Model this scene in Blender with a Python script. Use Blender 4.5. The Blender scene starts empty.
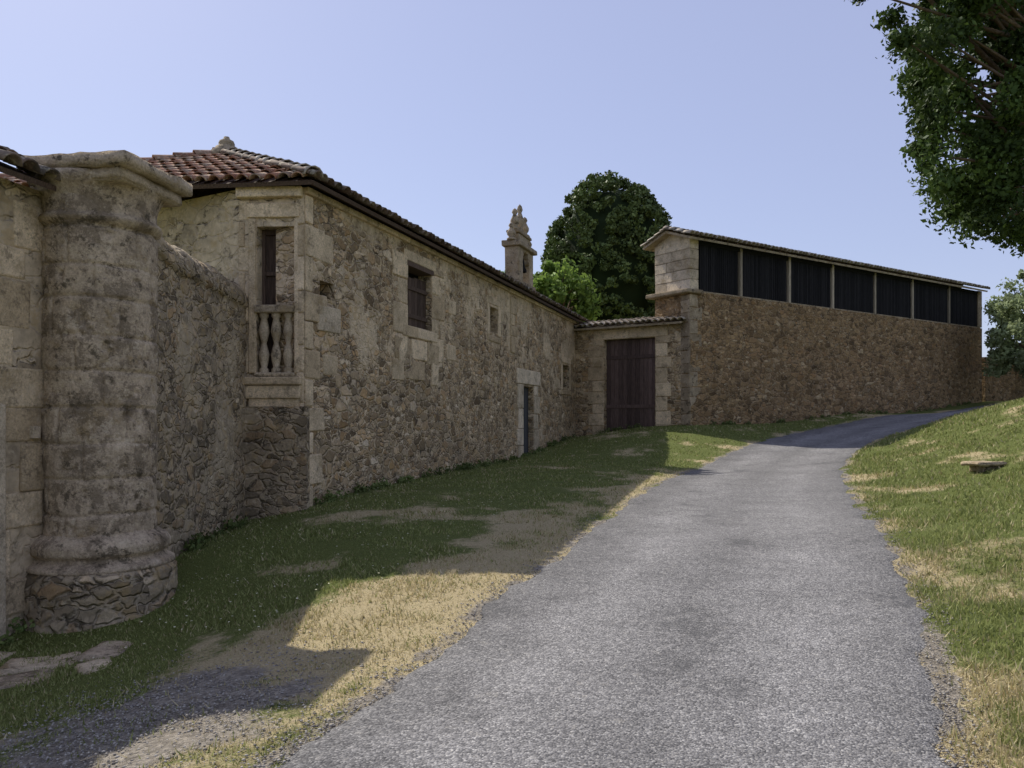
import bpy, bmesh, math, random
import numpy as np
from mathutils import Vector, noise as mnoise
random.seed(3); rng=np.random.default_rng(5)
scene=bpy.context.scene
COL=scene.collection
# ---------------------------------------------------------------- node helpers
def newmat(name):
    m=bpy.data.materials.new(name); m.use_nodes=True
    nt=m.node_tree; nt.nodes.clear()
    out=nt.nodes.new('ShaderNodeOutputMaterial'); b=nt.nodes.new('ShaderNodeBsdfPrincipled')
    nt.links.new(b.outputs[0],out.inputs[0])
    b.inputs['Roughness'].default_value=.9
    b.inputs['Specular IOR Level'].default_value=.15
    return m,nt,b
def nd(nt,t,ins=None,**props):
    n=nt.nodes.new(t)
    for k,v in props.items(): setattr(n,k,v)
    for k,v in (ins or {}).items():
        if isinstance(v,bpy.types.NodeSocket): nt.links.new(v,n.inputs[k])
        else: n.inputs[k].default_value=v
    return n
def co(nt): return nt.nodes.new('ShaderNodeTexCoord').outputs['Object']
def noi(nt,v,s,d=3,r=.6): return nd(nt,'ShaderNodeTexNoise',{'Vector':v,'Scale':s,'Detail':d,'Roughness':r}).outputs[0]
def ramp(nt,f,stops):
    n=nd(nt,'ShaderNodeValToRGB',{0:f}); e=n.color_ramp.elements
    while len(e)<len(stops): e.new(.5)
    for i,(p,c) in enumerate(stops):
        e[i].position=p; e[i].color=(c[0],c[1],c[2],1) if not isinstance(c,(int,float)) else (c,c,c,1)
    return n.outputs[0]
def mix(nt,f,a,b,mode='MIX'):
    n=nd(nt,'ShaderNodeMix',data_type='RGBA',blend_type=mode)
    for i,v in ((0,f),(6,a),(7,b)):
        if isinstance(v,bpy.types.NodeSocket): nt.links.new(v,n.inputs[i])
        elif i==0: n.inputs[0].default_value=v
        else: n.inputs[i].default_value=(v[0],v[1],v[2],1) if not isinstance(v,(int,float)) else (v,v,v,1)
    return n.outputs[2]
def mth(nt,op,a,b=0.0,clamp=False):
    return nd(nt,'ShaderNodeMath',{0:a,1:b},operation=op,use_clamp=clamp).outputs[0]
def sstep(nt,f,a,b,lo=0.,hi=1.):
    n=nd(nt,'ShaderNodeMapRange',{0:f,1:a,2:b,3:lo,4:hi},interpolation_type='SMOOTHSTEP'); return n.outputs[0]
def bump(nt,b,h,dist,st=1.):
    n=nd(nt,'ShaderNodeBump',{'Height':h,'Distance':dist,'Strength':st}); nt.links.new(n.outputs[0],b.inputs['Normal'])
def setc(nt,b,c): nt.links.new(c,b.inputs['Base Color'])
WARM=(1.14,1.02,.84)
# ---------------------------------------------------------------- materials
def rubble(name,pal,mortar,scale=3.4,plaster=.0,plc=(.40,.37,.32),dark=.5,mw=.06,zs=1.9,zgrad=0.,mcov=.5,ochre=.35):
    m,nt,b=newmat(name); v=co(nt)
    nz=nd(nt,'ShaderNodeTexNoise',{'Vector':v,'Scale':4.0,'Detail':2,'Roughness':.65}).outputs[1]
    off=nd(nt,'ShaderNodeVectorMath',{0:nz,1:(.5,.5,.5)},operation='SUBTRACT').outputs[0]
    off=nd(nt,'ShaderNodeVectorMath',{0:off,1:(.22,.22,.17)},operation='MULTIPLY').outputs[0]
    w=nd(nt,'ShaderNodeVectorMath',{0:v,1:off},operation='ADD').outputs[0]
    w=nd(nt,'ShaderNodeVectorMath',{0:w,1:(1,1,zs)},operation='MULTIPLY').outputs[0]
    big=noi(nt,v,1.1,3,.65)
    sel=mth(nt,'GREATER_THAN',big,.5)
    k=mth(nt,'ADD',mth(nt,'MULTIPLY',sel,.6),1.)
    w=nd(nt,'ShaderNodeVectorMath',{0:w,'Scale':k},operation='SCALE').outputs[0]
    a=nd(nt,'ShaderNodeTexVoronoi',{'Vector':w,'Scale':scale},feature='F1').outputs['Color']
    e=nd(nt,'ShaderNodeTexVoronoi',{'Vector':w,'Scale':scale},feature='DISTANCE_TO_EDGE').outputs['Distance']
    sep=nd(nt,'ShaderNodeSeparateColor',{0:a})
    st=ramp(nt,sep.outputs[0],pal)
    st=mix(nt,1.0,st,ramp(nt,sep.outputs[1],[(0,.66),(1,1.25)]),'MULTIPLY')
    fn=noi(nt,v,24,3,.72)
    st=mix(nt,1.0,st,ramp(nt,fn,[(.28,.7),(.5,1.),(.72,1.25)]),'MULTIPLY')
    n2=noi(nt,v,8,3,.65)
    ed=mth(nt,'ADD',e,mth(nt,'MULTIPLY',mth(nt,'SUBTRACT',n2,.5+.1*mcov),.22))
    mm=sstep(nt,ed,mw*.3,mw*1.4)
    mo=mix(nt,1.0,mortar,ramp(nt,fn,[(.3,.72),(.7,1.2)]),'MULTIPLY')
    c=mix(nt,mm,mo,st)
    lic=noi(nt,v,4.3,4,.78)
    crack=sstep(nt,lic,.50,.58)
    cm=mth(nt,'MULTIPLY',crack,sstep(nt,e,.055,.015,0,.85))
    c=mix(nt,cm,c,(.055,.047,.037))
    ph=None
    if plaster>0:
        pn=noi(nt,v,.85,5,.7)
        if zgrad:
            z=nd(nt,'ShaderNodeSeparateXYZ',{0:v}).outputs[2]
            pn=mth(nt,'ADD',pn,mth(nt,'MULTIPLY',mth(nt,'SUBTRACT',z,2.8),zgrad))
        pm=sstep(nt,pn,.62-plaster*.22,.70-plaster*.22)
        pm=mth(nt,'MULTIPLY',pm,.86)
        pc=mix(nt,1.0,plc,ramp(nt,n2,[(.3,.7),(.65,1.12)]),'MULTIPLY')
        c=mix(nt,pm,c,pc); ph=pm
    c=mix(nt,1.0,c,ramp(nt,big,[(.3,.74),(.65,1.16)]),'MULTIPLY')
    if ochre: c=mix(nt,sstep(nt,lic,.48,.36,0,ochre),c,(.42,.32,.15))
    li=sstep(nt,lic,.57,.68,0,dark)
    c=mix(nt,li,c,(.065,.06,.046))
    wl=sstep(nt,n2,.62,.68,0,.45)
    c=mix(nt,wl,c,(.60,.57,.48))
    c=mix(nt,1.0,c,WARM,'MULTIPLY')
    setc(nt,b,c)
    h=mth(nt,'ADD',mth(nt,'MULTIPLY',sstep(nt,ed,0,mw*2.4),.7),mth(nt,'MULTIPLY',fn,.25))
    if ph is not None: h=mth(nt,'ADD',mth(nt,'MULTIPLY',h,mth(nt,'SUBTRACT',1.,mth(nt,'MULTIPLY',ph,.75))),mth(nt,'MULTIPLY',ph,.65))
    bump(nt,b,h,.04)
    return m
def granite(name,base=(.38,.36,.32),isl=True,dark=.6,white=.3,sc=1.,ochre=.35,blot=0.):
    m,nt,b=newmat(name); v=co(nt)
    fn=noi(nt,v,34*sc,3,.8)
    c=mix(nt,1.0,base,ramp(nt,fn,[(.3,.68),(.5,1.),(.7,1.28)]),'MULTIPLY')
    if isl:
        g=nt.nodes.new('ShaderNodeNewGeometry').outputs['Random Per Island']
        c=mix(nt,1.0,c,ramp(nt,g,[(0,(.68,.64,.57)),(.5,(.95,.93,.88)),(1,(1.2,1.17,1.12))]),'MULTIPLY')
    a_=noi(nt,v,2.4*sc,5,.72)
    c=mix(nt,1.0,c,ramp(nt,a_,[(.3,.62),(.62,1.12)]),'MULTIPLY')
    l_=noi(nt,v,5.5*sc,5,.78)
    c=mix(nt,sstep(nt,a_,.45,.34,0,ochre),c,(.36,.28,.14))
    if blot:
        bn=noi(nt,v,3.3,6,.8)
        c=mix(nt,sstep(nt,bn,.49,.56,0,blot),c,(.115,.098,.075))
        c=mix(nt,sstep(nt,bn,.43,.37,0,blot),c,(.54,.50,.41))
    li=sstep(nt,l_,.54,.64,0,dark); c=mix(nt,li,c,(.065,.058,.045))
    wl=sstep(nt,l_,.42,.36,0,white); c=mix(nt,wl,c,(.62,.59,.51))
    c=mix(nt,1.0,c,WARM,'MULTIPLY')
    setc(nt,b,c)
    h=mth(nt,'ADD',mth(nt,'MULTIPLY',fn,.7),mth(nt,'MULTIPLY',l_,1.0))
    bump(nt,b,h,.022)
    return m
def wood(name,base,grain=22):
    m,nt,b=newmat(name); v=co(nt)
    s=nd(nt,'ShaderNodeVectorMath',{0:v,1:(1,1,.06)},operation='MULTIPLY').outputs[0]
    g=nt.nodes.new('ShaderNodeNewGeometry').outputs['Random Per Island']
    c=mix(nt,1.0,base,ramp(nt,noi(nt,s,grain*3,3,.7),[(.3,.5),(.7,1.5)]),'MULTIPLY')
    c=mix(nt,1.0,c,ramp(nt,g,[(0,.6),(1,1.4)]),'MULTIPLY')
    setc(nt,b,c); return m
def tilemat(name,pal,lich=.5,lc=(.13,.12,.09)):
    m,nt,b=newmat(name); v=co(nt)
    g=nt.nodes.new('ShaderNodeNewGeometry').outputs['Random Per Island']
    c=ramp(nt,g,pal)
    c=mix(nt,1.0,c,ramp(nt,noi(nt,v,20,3,.7),[(.3,.6),(.7,1.3)]),'MULTIPLY')
    l=sstep(nt,noi(nt,v,3.5,4,.75),.48,.62,0,lich); c=mix(nt,l,c,lc)
    l=sstep(nt,noi(nt,v,11,3,.7),.55,.65,0,.6); c=mix(nt,l,c,(.5,.46,.35))
    setc(nt,b,c); return m
def leafmat(name,c0,c1,tr=.25):
    m,nt,b=newmat(name)
    g=nt.nodes.new('ShaderNodeNewGeometry').outputs['Random Per Island']
    v=co(nt)
    c=mix(nt,g,c0,c1)
    c=mix(nt,1.0,c,ramp(nt,noi(nt,v,.9,2),[(.35,.6),(.65,1.35)]),'MULTIPLY')
    setc(nt,b,c); b.inputs['Roughness'].default_value=.6
    if tr>0:
        t=nd(nt,'ShaderNodeBsdfTranslucent'); nt.links.new(c,t.inputs[0])
        ms=nd(nt,'ShaderNodeMixShader',{0:tr}); nt.links.new(b.outputs[0],ms.inputs[1]); nt.links.new(t.outputs[0],ms.inputs[2])
        out=[n for n in nt.nodes if n.type=='OUTPUT_MATERIAL'][0]; nt.links.new(ms.outputs[0],out.inputs[0])
    return m
PAL=[(0,(.16,.125,.085)),(.25,(.30,.25,.175)),(.5,(.42,.36,.27)),(.75,(.38,.275,.16)),(1,(.56,.51,.42))]
PALL=[(0,(.14,.12,.09)),(.3,(.27,.24,.185)),(.6,(.37,.33,.26)),(.8,(.30,.23,.15)),(1,(.46,.42,.34))]
M_FAC=rubble('rubble_facade',PAL,(.56,.49,.375),3.7,plaster=.38,plc=(.60,.535,.42),dark=.5,zgrad=.035,mcov=.3)
M_LOW=rubble('rubble_lichen',PALL,(.40,.355,.28),4.0,plaster=.46,plc=(.41,.37,.295),dark=.8,mcov=.6)
M_BARN=rubble('rubble_brown',[(0,(.13,.095,.06)),(.3,(.25,.18,.105)),(.6,(.33,.25,.155)),(.8,(.27,.18,.10)),(1,(.42,.355,.255))],(.33,.26,.175),3.3,plaster=0,dark=.5,mcov=.1,ochre=.2)
M_LEFT=rubble('masonry_left',[(0,(.30,.265,.21)),(.5,(.44,.395,.315)),(1,(.56,.51,.42))],(.52,.47,.375),1.8,plaster=.8,plc=(.54,.485,.385),dark=.65,mw=.03)
M_PED=rubble('pedestal_rubble',PALL,(.30,.275,.225),3.0,plaster=.1,plc=(.3,.28,.24),dark=.85)
M_GRAN=granite('granite_ashlar',(.60,.545,.445),dark=.5,ochre=.3)
M_GRAND=granite('granite_dark',(.36,.33,.28),dark=.9,white=.3)
M_COLM=granite('granite_column',(.42,.375,.31),isl=False,dark=.8,white=.45,blot=.6)
M_WHITE=granite('granite_pale',(.60,.57,.51),dark=.45,white=.4)
M_BAL=granite('granite_baluster',(.44,.41,.35),dark=.7,white=.3)
M_WOOD=wood('wood_brown',(.095,.066,.048)); M_GATE=wood('wood_gate',(.115,.08,.066)); M_DOOR=wood('wood_grey',(.08,.08,.078))
M_SLAT=wood('wood_black',(.018,.017,.017)); M_POST=wood('wood_post',(.38,.32,.23))
M_TILE=tilemat('clay_tile',[(0,(.27,.13,.08)),(.4,(.38,.20,.125)),(.7,(.43,.29,.195)),(1,(.28,.20,.145))],.5)
M_TILED=tilemat('clay_tile_dark',[(0,(.14,.095,.07)),(.5,(.20,.145,.11)),(1,(.26,.215,.165))],.75,(.06,.055,.045))
M_TILEG=tilemat('clay_tile_weathered',[(0,(.28,.22,.17)),(.5,(.42,.36,.28)),(1,(.52,.47,.39))],.5,(.14,.13,.11))
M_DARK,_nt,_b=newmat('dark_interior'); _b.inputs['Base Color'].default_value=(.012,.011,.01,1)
M_BARK=granite('bark',(.14,.11,.085),isl=False,dark=.5,white=.1)
# ---------------------------------------------------------------- mesh helpers
def fin(o,mat,parent=None,smooth=False):
    o.data.materials.append(mat); COL.objects.link(o)
    if parent: o.parent=parent
    if smooth: o.data.polygons.foreach_set('use_smooth',[True]*len(o.data.polygons))
    return o
def mobj(name,v,f,mat,parent=None,smooth=False):
    me=bpy.data.meshes.new(name); me.from_pydata([tuple(map(float,p)) for p in v],[],[tuple(map(int,q)) for q in f]); me.update()
    return fin(bpy.data.objects.new(name,me),mat,parent,smooth)
def fast(name,V,F,mat,parent=None,smooth=False,attrs=None):
    V=np.asarray(V,dtype=np.float32); F=np.asarray(F,dtype=np.int32); k=F.shape[1]
    me=bpy.data.meshes.new(name); me.vertices.add(len(V)); me.vertices.foreach_set('co',V.ravel())
    me.loops.add(F.size); me.loops.foreach_set('vertex_index',F.ravel())
    me.polygons.add(len(F)); me.polygons.foreach_set('loop_start',np.arange(0,F.size,k,dtype=np.int32))
    try: me.polygons.foreach_set('loop_total',np.full(len(F),k,dtype=np.int32))
    except Exception: pass
    me.update(calc_edges=True)
    for an,av in (attrs or {}).items():
        a=me.attributes.new(an,'FLOAT','POINT'); a.data.foreach_set('value',np.asarray(av,dtype=np.float32))
    return fin(bpy.data.objects.new(name,me),mat,parent,smooth)
def empty(name):
    o=bpy.data.objects.new(name,None); COL.objects.link(o); return o
def gridfaces(nu,nv,wrap=False):
    i=np.arange(nu if wrap else nu-1); j=np.arange(nv-1); I,J=np.meshgrid(i,j,indexing='ij'); I2=(I+1)%nu
    return np.stack([I*nv+J,I2*nv+J,I2*nv+J+1,I*nv+J+1],-1).reshape(-1,4)
def _h(i,j,k,s):
    n=(i*73856093)^(j*19349663)^(k*83492791)^(s*2654435); n&=0xffffffff
    n=((n^(n>>13))*1274126177)&0xffffffff; n=((n^(n>>15))*2246822519)&0xffffffff
    return ((n^(n>>16))&0xffff)/65535.
def vn(x,y,z,s=1):
    x,y,z=[np.asarray(a,dtype=float) for a in np.broadcast_arrays(x,y,z)]
    i,j,k=[np.floor(a).astype(np.int64) for a in (x,y,z)]
    fx,fy,fz=x-i,y-j,z-k; fx,fy,fz=[t*t*(3-2*t) for t in (fx,fy,fz)]
    r=0
    for a in (0,1):
        for b in (0,1):
            for c in (0,1):
                r=r+_h(i+a,j+b,k+c,s)*(fx if a else 1-fx)*(fy if b else 1-fy)*(fz if c else 1-fz)
    return r
def fbm(x,y,z=0.,o=4,s=1):
    t=0;am=.5;tot=0
    for q in range(o):
        t=t+am*vn(np.asarray(x)*2**q,np.asarray(y)*2**q,np.asarray(z)*2**q+7.3*q,s+q); tot+=am; am*=.5
    return t/tot
# ---------------------------------------------------------------- terrain
CP=[(-1.1,3.7,0),(.5,3.7,0),(2.1,3.7,.0),(.9,5,.03),(1.6,6.75,.08),(2.2,8.4,.13),(3.1,11.1,.21),(4.3,14.6,.32),(6,18.6,.44),
(8,22.7,.77),(9.8,24.2,1.03),(13,27.2,1.5),(17.5,30.8,1.85),(23,34.6,2.3),(28,38,2.6),
(-3.0,12,.30),(-1.7,15.9,.45),(.6,22.9,.60),(2.4,28.3,1.0),(3.9,27.2,1.28),(5.7,25.7,1.38),(13,30.5,1.8),(21.6,36.2,2.4),
(-3.9,9.6,.0),(-3.9,11.6,.08),(-3.3,8.2,-.25),(-4.4,7.2,-.46),(-3.4,6.9,-.40),(-5.2,5.2,-.5),(-2.4,5.6,-.22),(-2.8,4,-.2),(-1.8,7.5,-.05),
(1.8,18.6,.45),(-.2,12.5,.28),(3.6,22.5,.7),
(3.3,5,.12),(4.6,6.8,.22),(5.0,8,.38),(6.4,11,.42),(8.2,14,.7),(9.6,15,1.15),(9.2,18.6,.85),(11.2,21.5,1.32),(12.8,20,2.05),(16,24.5,2.3),(7,9,.75),(12,13,2.0),(20,25,3.2),(20,15,3.4),
(0,-3,-.15),(6,-3,.3),(-7,-3,-.5),(-12,8,-.5),(-12,20,.6),(0,40,1.4),(15,45,2.4),(0,-30,-.6),(-40,0,-1),(-40,40,.5),(45,10,3),(45,45,3.2),(0,80,2),(90,60,2),(-90,60,0),(-90,-60,-1),(90,-60,0),(0,-100,-1)]
CP=np.array(CP,float)
def _U(r2): return np.where(r2>1e-12,.5*r2*np.log(np.maximum(r2,1e-12)),0)
_n=len(CP); _d=((CP[:,None,:2]-CP[None,:,:2])**2).sum(-1)
_K=_U(_d)+np.eye(_n)*.15; _P=np.c_[np.ones(_n),CP[:,:2]]
_A=np.block([[_K,_P],[_P.T,np.zeros((3,3))]]); _w=np.linalg.solve(_A,np.r_[CP[:,2],0,0,0])
def T(x,y):
    x=np.asarray(x,float); y=np.asarray(y,float); sh=np.broadcast(x,y).shape
    X=np.broadcast_to(x,sh).ravel(); Y=np.broadcast_to(y,sh).ravel(); out=np.empty(len(X))
    for s in range(0,len(X),40000):
        a=X[s:s+40000];b=Y[s:s+40000]
        d=(a[:,None]-CP[None,:,0])**2+(b[:,None]-CP[None,:,1])**2
        out[s:s+40000]=_U(d)@_w[:_n]+_w[_n]+_w[_n+1]*a+_w[_n+2]*b
    r=np.hypot(X,Y); k=np.clip((r-80)/120,0,1); k=k*k*(3-2*k)
    out=out*(1-k)+0*k
    return out.reshape(sh)
RL=np.array([(-1.9,1.0),(-1.45,2.5),(-1.14,3.68),(-.74,4.84),(-.19,6.75),(.40,8.4),(1.29,11.1),(2.43,14.6),(4.14,18.6),(6.2,22.4),(8.5,25.0),(11.5,27.9),(16,31.5),(21,35.1),(30,41)])
RR=np.array([(1.5,1.0),(1.8,2.5),(2.06,3.68),(2.6,4.84),(3.4,6.75),(4.0,8.4),(4.94,11.1),(6.17,14.6),(7.77,18.6),(9.75,21.9),(12.0,23.6),(14.6,25.8),(19,29.2),(24,32.6),(33,38.4)])
def resamp(P,n):
    tt=np.linspace(0,len(P)-1,n); out=[]
    for u in tt:
        i=min(int(u),len(P)-2); f=u-i
        p0=P[max(i-1,0)];p1=P[i];p2=P[i+1];p3=P[min(i+2,len(P)-1)]
        out.append(.5*((2*p1)+(-p0+p2)*f+(2*p0-5*p1+4*p2-p3)*f*f+(-p0+3*p1-3*p2+p3)*f**3))
    return np.array(out)
NR=900
L_=resamp(RL,NR); R_=resamp(RR,NR)
def dist_left(x,y): return np.interp(y,L_[:,1],L_[:,0])-x
def dist_right(x,y): return x-np.interp(y,R_[:,1],R_[:,0])
def masks(x,y):
    dl=dist_left(x,y); dr=dist_right(x,y)
    n=fbm(x*.9,y*.9,o=4,s=11); n2=fbm(x*3.1,y*3.1,o=3,s=31)
    wl=1.85-.9*np.clip((y-9)/10,0,1)
    dry=np.clip((wl-dl)/.9,0,1)*np.clip((y-2)/2,0,1)*.68+ (n-.49)*2.1+(n2-.5)*1.1
    patch=np.exp(-(((x+1.45)/.75)**2+((y-6.3)/.9)**2))*.95
    dry_l=np.clip(dry+patch,0,1)
    dry_r=np.clip(.6*np.exp(-(np.maximum(dr,0)/.5))+(n-.52)*2.4+(n2-.5)*1.0,0,1)
    d=np.where(dl>-.5,dry_l,dry_r)
    dirt=np.exp(-(((x+2.05)/.75)**2+((y-4.55)/1.1)**2))*1.15+(n2-.5)*.8
    dirt=np.clip(dirt,0,1)
    e=np.clip(1-np.minimum(np.abs(dl),np.abs(dr))/.22,0,1)*.9
    dirt=np.maximum(dirt,e*np.clip(n2*2-.3,0,1))
    return d,dirt
xs=np.unique(np.r_[-1500,-700,-300,-150,-90,-60,-45,-35,-28,-22,-18,-15,-13,-11,-9.5,-8.5,-7.7,np.arange(-7,13.01,.11),13.5,14.2,15,16,17,18,19,20,22,24,26,28,31,35,40,48,60,90,150,300,700,1500])
ys=np.unique(np.r_[-1500,-700,-300,-150,-80,-50,-30,-20,-14,-10,-7,-5,-3,-2,-1,0,.6,1.2,1.8,np.arange(2.2,14,.11),np.arange(14,34,.2),np.arange(34,42,.6),44,47,51,56,62,70,90,150,300,700,1500])
XX,YY=np.meshgrid(xs,ys,indexing='ij'); ZZ=T(XX,YY)
near=(np.abs(XX)<15)&(YY<36)&(YY>0)
ZZ=ZZ+np.where(near,(fbm(XX*2.2,YY*2.2,o=3,s=3)-.5)*.06*np.clip(np.minimum(np.maximum(dist_left(XX,YY),dist_right(XX,YY))-.2,.6)/.6,0,1),0)
dry,dirt=masks(XX,YY)
mg,nt,b=newmat('grass_ground'); v=co(nt)
ad=nd(nt,'ShaderNodeAttribute',attribute_name='dry').outputs['Fac']; ai=nd(nt,'ShaderNodeAttribute',attribute_name='dirt').outputs['Fac']
n1=noi(nt,v,9,4,.75); n3=noi(nt,v,60,3,.75)
g=ramp(nt,n3,[(.3,(.065,.08,.02)),(.55,(.15,.18,.045)),(.75,(.24,.24,.08))])
d=ramp(nt,n3,[(.3,(.28,.22,.12)),(.5,(.50,.41,.23)),(.75,(.62,.53,.33))])
f=sstep(nt,mth(nt,'ADD',ad,mth(nt,'MULTIPLY',mth(nt,'SUBTRACT',n1,.5),.9)),.3,.7)
c=mix(nt,f,g,d)
vo=nd(nt,'ShaderNodeSeparateColor',{0:nd(nt,'ShaderNodeTexVoronoi',{'Vector':v,'Scale':45.}).outputs['Color']}).outputs[0]
dc=mix(nt,1.,ramp(nt,n1,[(.3,(.24,.205,.16)),(.7,(.44,.395,.32))]),ramp(nt,vo,[(0,.55),(1,1.15)]),'MULTIPLY')
f2=sstep(nt,mth(nt,'ADD',ai,mth(nt,'MULTIPLY',mth(nt,'SUBTRACT',n1,.5),.8)),.35,.6)
c=mix(nt,f2,c,dc); setc(nt,b,c); bump(nt,b,mth(nt,'ADD',n3,n1),.03)
fast('ground',np.stack([XX,YY,ZZ],-1).reshape(-1,3),gridfaces(len(xs),len(ys)),mg,smooth=True,attrs={'dry':dry.ravel(),'dirt':dirt.ravel()})
# road
K=40
tt=np.linspace(0,1,K)
jl=(fbm(L_[:,0]*2.6,L_[:,1]*2.6,o=4,s=51)-.5)*.34; jr=(fbm(R_[:,0]*2.6,R_[:,1]*2.6,o=4,s=61)-.5)*.34
dv=(R_-L_); dv/=np.linalg.norm(dv,axis=1)[:,None]
La=L_+dv*jl[:,None]; Ra=R_+dv*jr[:,None]
RX=La[:,None,0]*(1-tt)+Ra[:,None,0]*tt; RY=La[:,None,1]*(1-tt)+Ra[:,None,1]*tt
edge=np.minimum(tt,1-tt)
RZ=T(RX,RY)-.012+(.024*np.clip(edge/.03,0,1)+.03*(1-(2*tt-1)**2))[None,:]
mr,nt,b=newmat('asphalt_chipseal'); v=co(nt)
at=nd(nt,'ShaderNodeAttribute',attribute_name='across').outputs['Fac']
vc=nd(nt,'ShaderNodeTexVoronoi',{'Vector':v,'Scale':90.},feature='F1'); sep=nd(nt,'ShaderNodeSeparateColor',{0:vc.outputs['Color']})
c=ramp(nt,sep.outputs[0],[(0,(.092,.09,.09)),(.45,(.172,.167,.162)),(.8,(.235,.228,.22)),(1,(.37,.36,.34))])
md=noi(nt,v,14,4,.75)
c=mix(nt,1.,c,ramp(nt,md,[(.3,.8),(.7,1.2)]),'MULTIPLY')
lg=noi(nt,v,1.3,4,.7)
c=mix(nt,1.,c,ramp(nt,lg,[(.3,.80),(.7,1.2)]),'MULTIPLY')
atn=mth(nt,'ADD',at,mth(nt,'MULTIPLY',mth(nt,'SUBTRACT',lg,.5),.12))
tr=ramp(nt,atn,[(0,.80),(.14,.90),(.27,1.18),(.40,1.03),(.5,.90),(.62,1.04),(.75,1.16),(.88,.96),(1,.84)])
c=mix(nt,1.,c,tr,'MULTIPLY')
pt=sstep(nt,md,.57,.68,0,.4); c=mix(nt,pt,c,(.31,.29,.25))
dk_=sstep(nt,lg,.40,.34,0,.35); c=mix(nt,dk_,c,(.09,.09,.09))
setc(nt,b,c); b.inputs['Roughness'].default_value=.9
bump(nt,b,mth(nt,'ADD',mth(nt,'SUBTRACT',1.,vc.outputs['Distance']),md),.006)
fast('road',np.stack([RX,RY,RZ],-1).reshape(-1,3),gridfaces(NR,K)[:,::-1],mr,smooth=True,attrs={'across':np.broadcast_to(tt,(NR,K)).ravel()})
# ---------------------------------------------------------------- frames
class Fr:
    def __init__(s,p0,p1):
        s.o=np.array(p0,float); v=np.array(p1,float)-s.o; s.len=np.linalg.norm(v); s.d=v/s.len; s.n=np.array([s.d[1],-s.d[0]])
    def W(s,a,o,z):
        a=np.asarray(a,float);o=np.asarray(o,float);z=np.asarray(z,float); a,o,z=np.broadcast_arrays(a,o,z)
        return np.stack([s.o[0]+s.d[0]*a+s.n[0]*o,s.o[1]+s.d[1]*a+s.n[1]*o,z],-1)
def wall(name,F,z0,z1,th,ops,mat,parent=None,res=.13,disp=.025,s0=0.,s1=None,rev=.32,seed=1,top=None):
    s1=F.len if s1 is None else s1
    cx=sorted(set([s0,s1]+[o[0] for o in ops]+[o[1] for o in ops])); cz=sorted(set([z0,z1]+[o[2] for o in ops]+[o[3] for o in ops]))
    def sub(c):
        r=[]
        for a,b_ in zip(c[:-1],c[1:]):
            n=max(1,int(round((b_-a)/res))); r+=list(np.linspace(a,b_,n,endpoint=False))
        return np.array(r+[c[-1]])
    S=sub(cx);Z=sub(cz); SS,Z2=np.meshgrid(S,Z,indexing='ij')
    O=(fbm(SS*1.1+seed*9,Z2*1.1,o=4,s=seed)-.5)*2*disp
    for (a,b_,c,d_) in ops:
        k=np.clip(np.maximum(np.maximum(a-SS,SS-b_),np.maximum(c-Z2,Z2-d_))/.3,0,1); O=O*k
    Zt=Z2.copy()
    if top is not None:
        kk=(Z2-z0)/(z1-z0); Zt=z0+kk*(top(SS)-z0)
    V=F.W(SS,O,Zt).reshape(-1,3); fc=gridfaces(len(S),len(Z))
    cs=(SS[:-1,:-1]+SS[1:,1:])/2; cz_=(Z2[:-1,:-1]+Z2[1:,1:])/2; keep=np.ones(cs.shape,bool)
    for (a,b_,c,d_) in ops: keep&=~((cs>a)&(cs<b_)&(cz_>c)&(cz_<d_))
    Fc=[tuple(q) for q in fc[keep.ravel()]]; V=[tuple(p) for p in V]
    def quad(p):
        i=len(V); V.extend([tuple(x) for x in p]); Fc.append((i,i+1,i+2,i+3))
    for (a,b_,c,d_) in ops:
        quad([F.W(a,0,c),F.W(a,0,d_),F.W(a,-rev,d_),F.W(a,-rev,c)]); quad([F.W(b_,0,c),F.W(b_,-rev,c),F.W(b_,-rev,d_),F.W(b_,0,d_)])
        quad([F.W(a,0,d_),F.W(b_,0,d_),F.W(b_,-rev,d_),F.W(a,-rev,d_)]); quad([F.W(a,0,c),F.W(a,-rev,c),F.W(b_,-rev,c),F.W(b_,0,c)])
    ta=top(S) if top is not None else np.full(len(S),z1)
    nz=len(Z)
    for i in range(len(S)-1):
        a0=V[i*nz+nz-1]; a1=V[(i+1)*nz+nz-1]
        quad([a0,a1,F.W(S[i+1],-th,ta[i+1]),F.W(S[i],-th,ta[i])])
    quad([F.W(s0,0,z0),F.W(s0,0,ta[0]),F.W(s0,-th,ta[0]),F.W(s0,-th,z0)]); quad([F.W(s1,0,z0),F.W(s1,-th,z0),F.W(s1,-th,ta[-1]),F.W(s1,0,ta[-1])])
    if th>rev+.05 and not ops: quad([F.W(s0,-th,z0),F.W(s0,-th,ta[0]),F.W(s1,-th,ta[-1]),F.W(s1,-th,z0)])
    return mobj(name,V,Fc,mat,parent,smooth=False)
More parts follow.
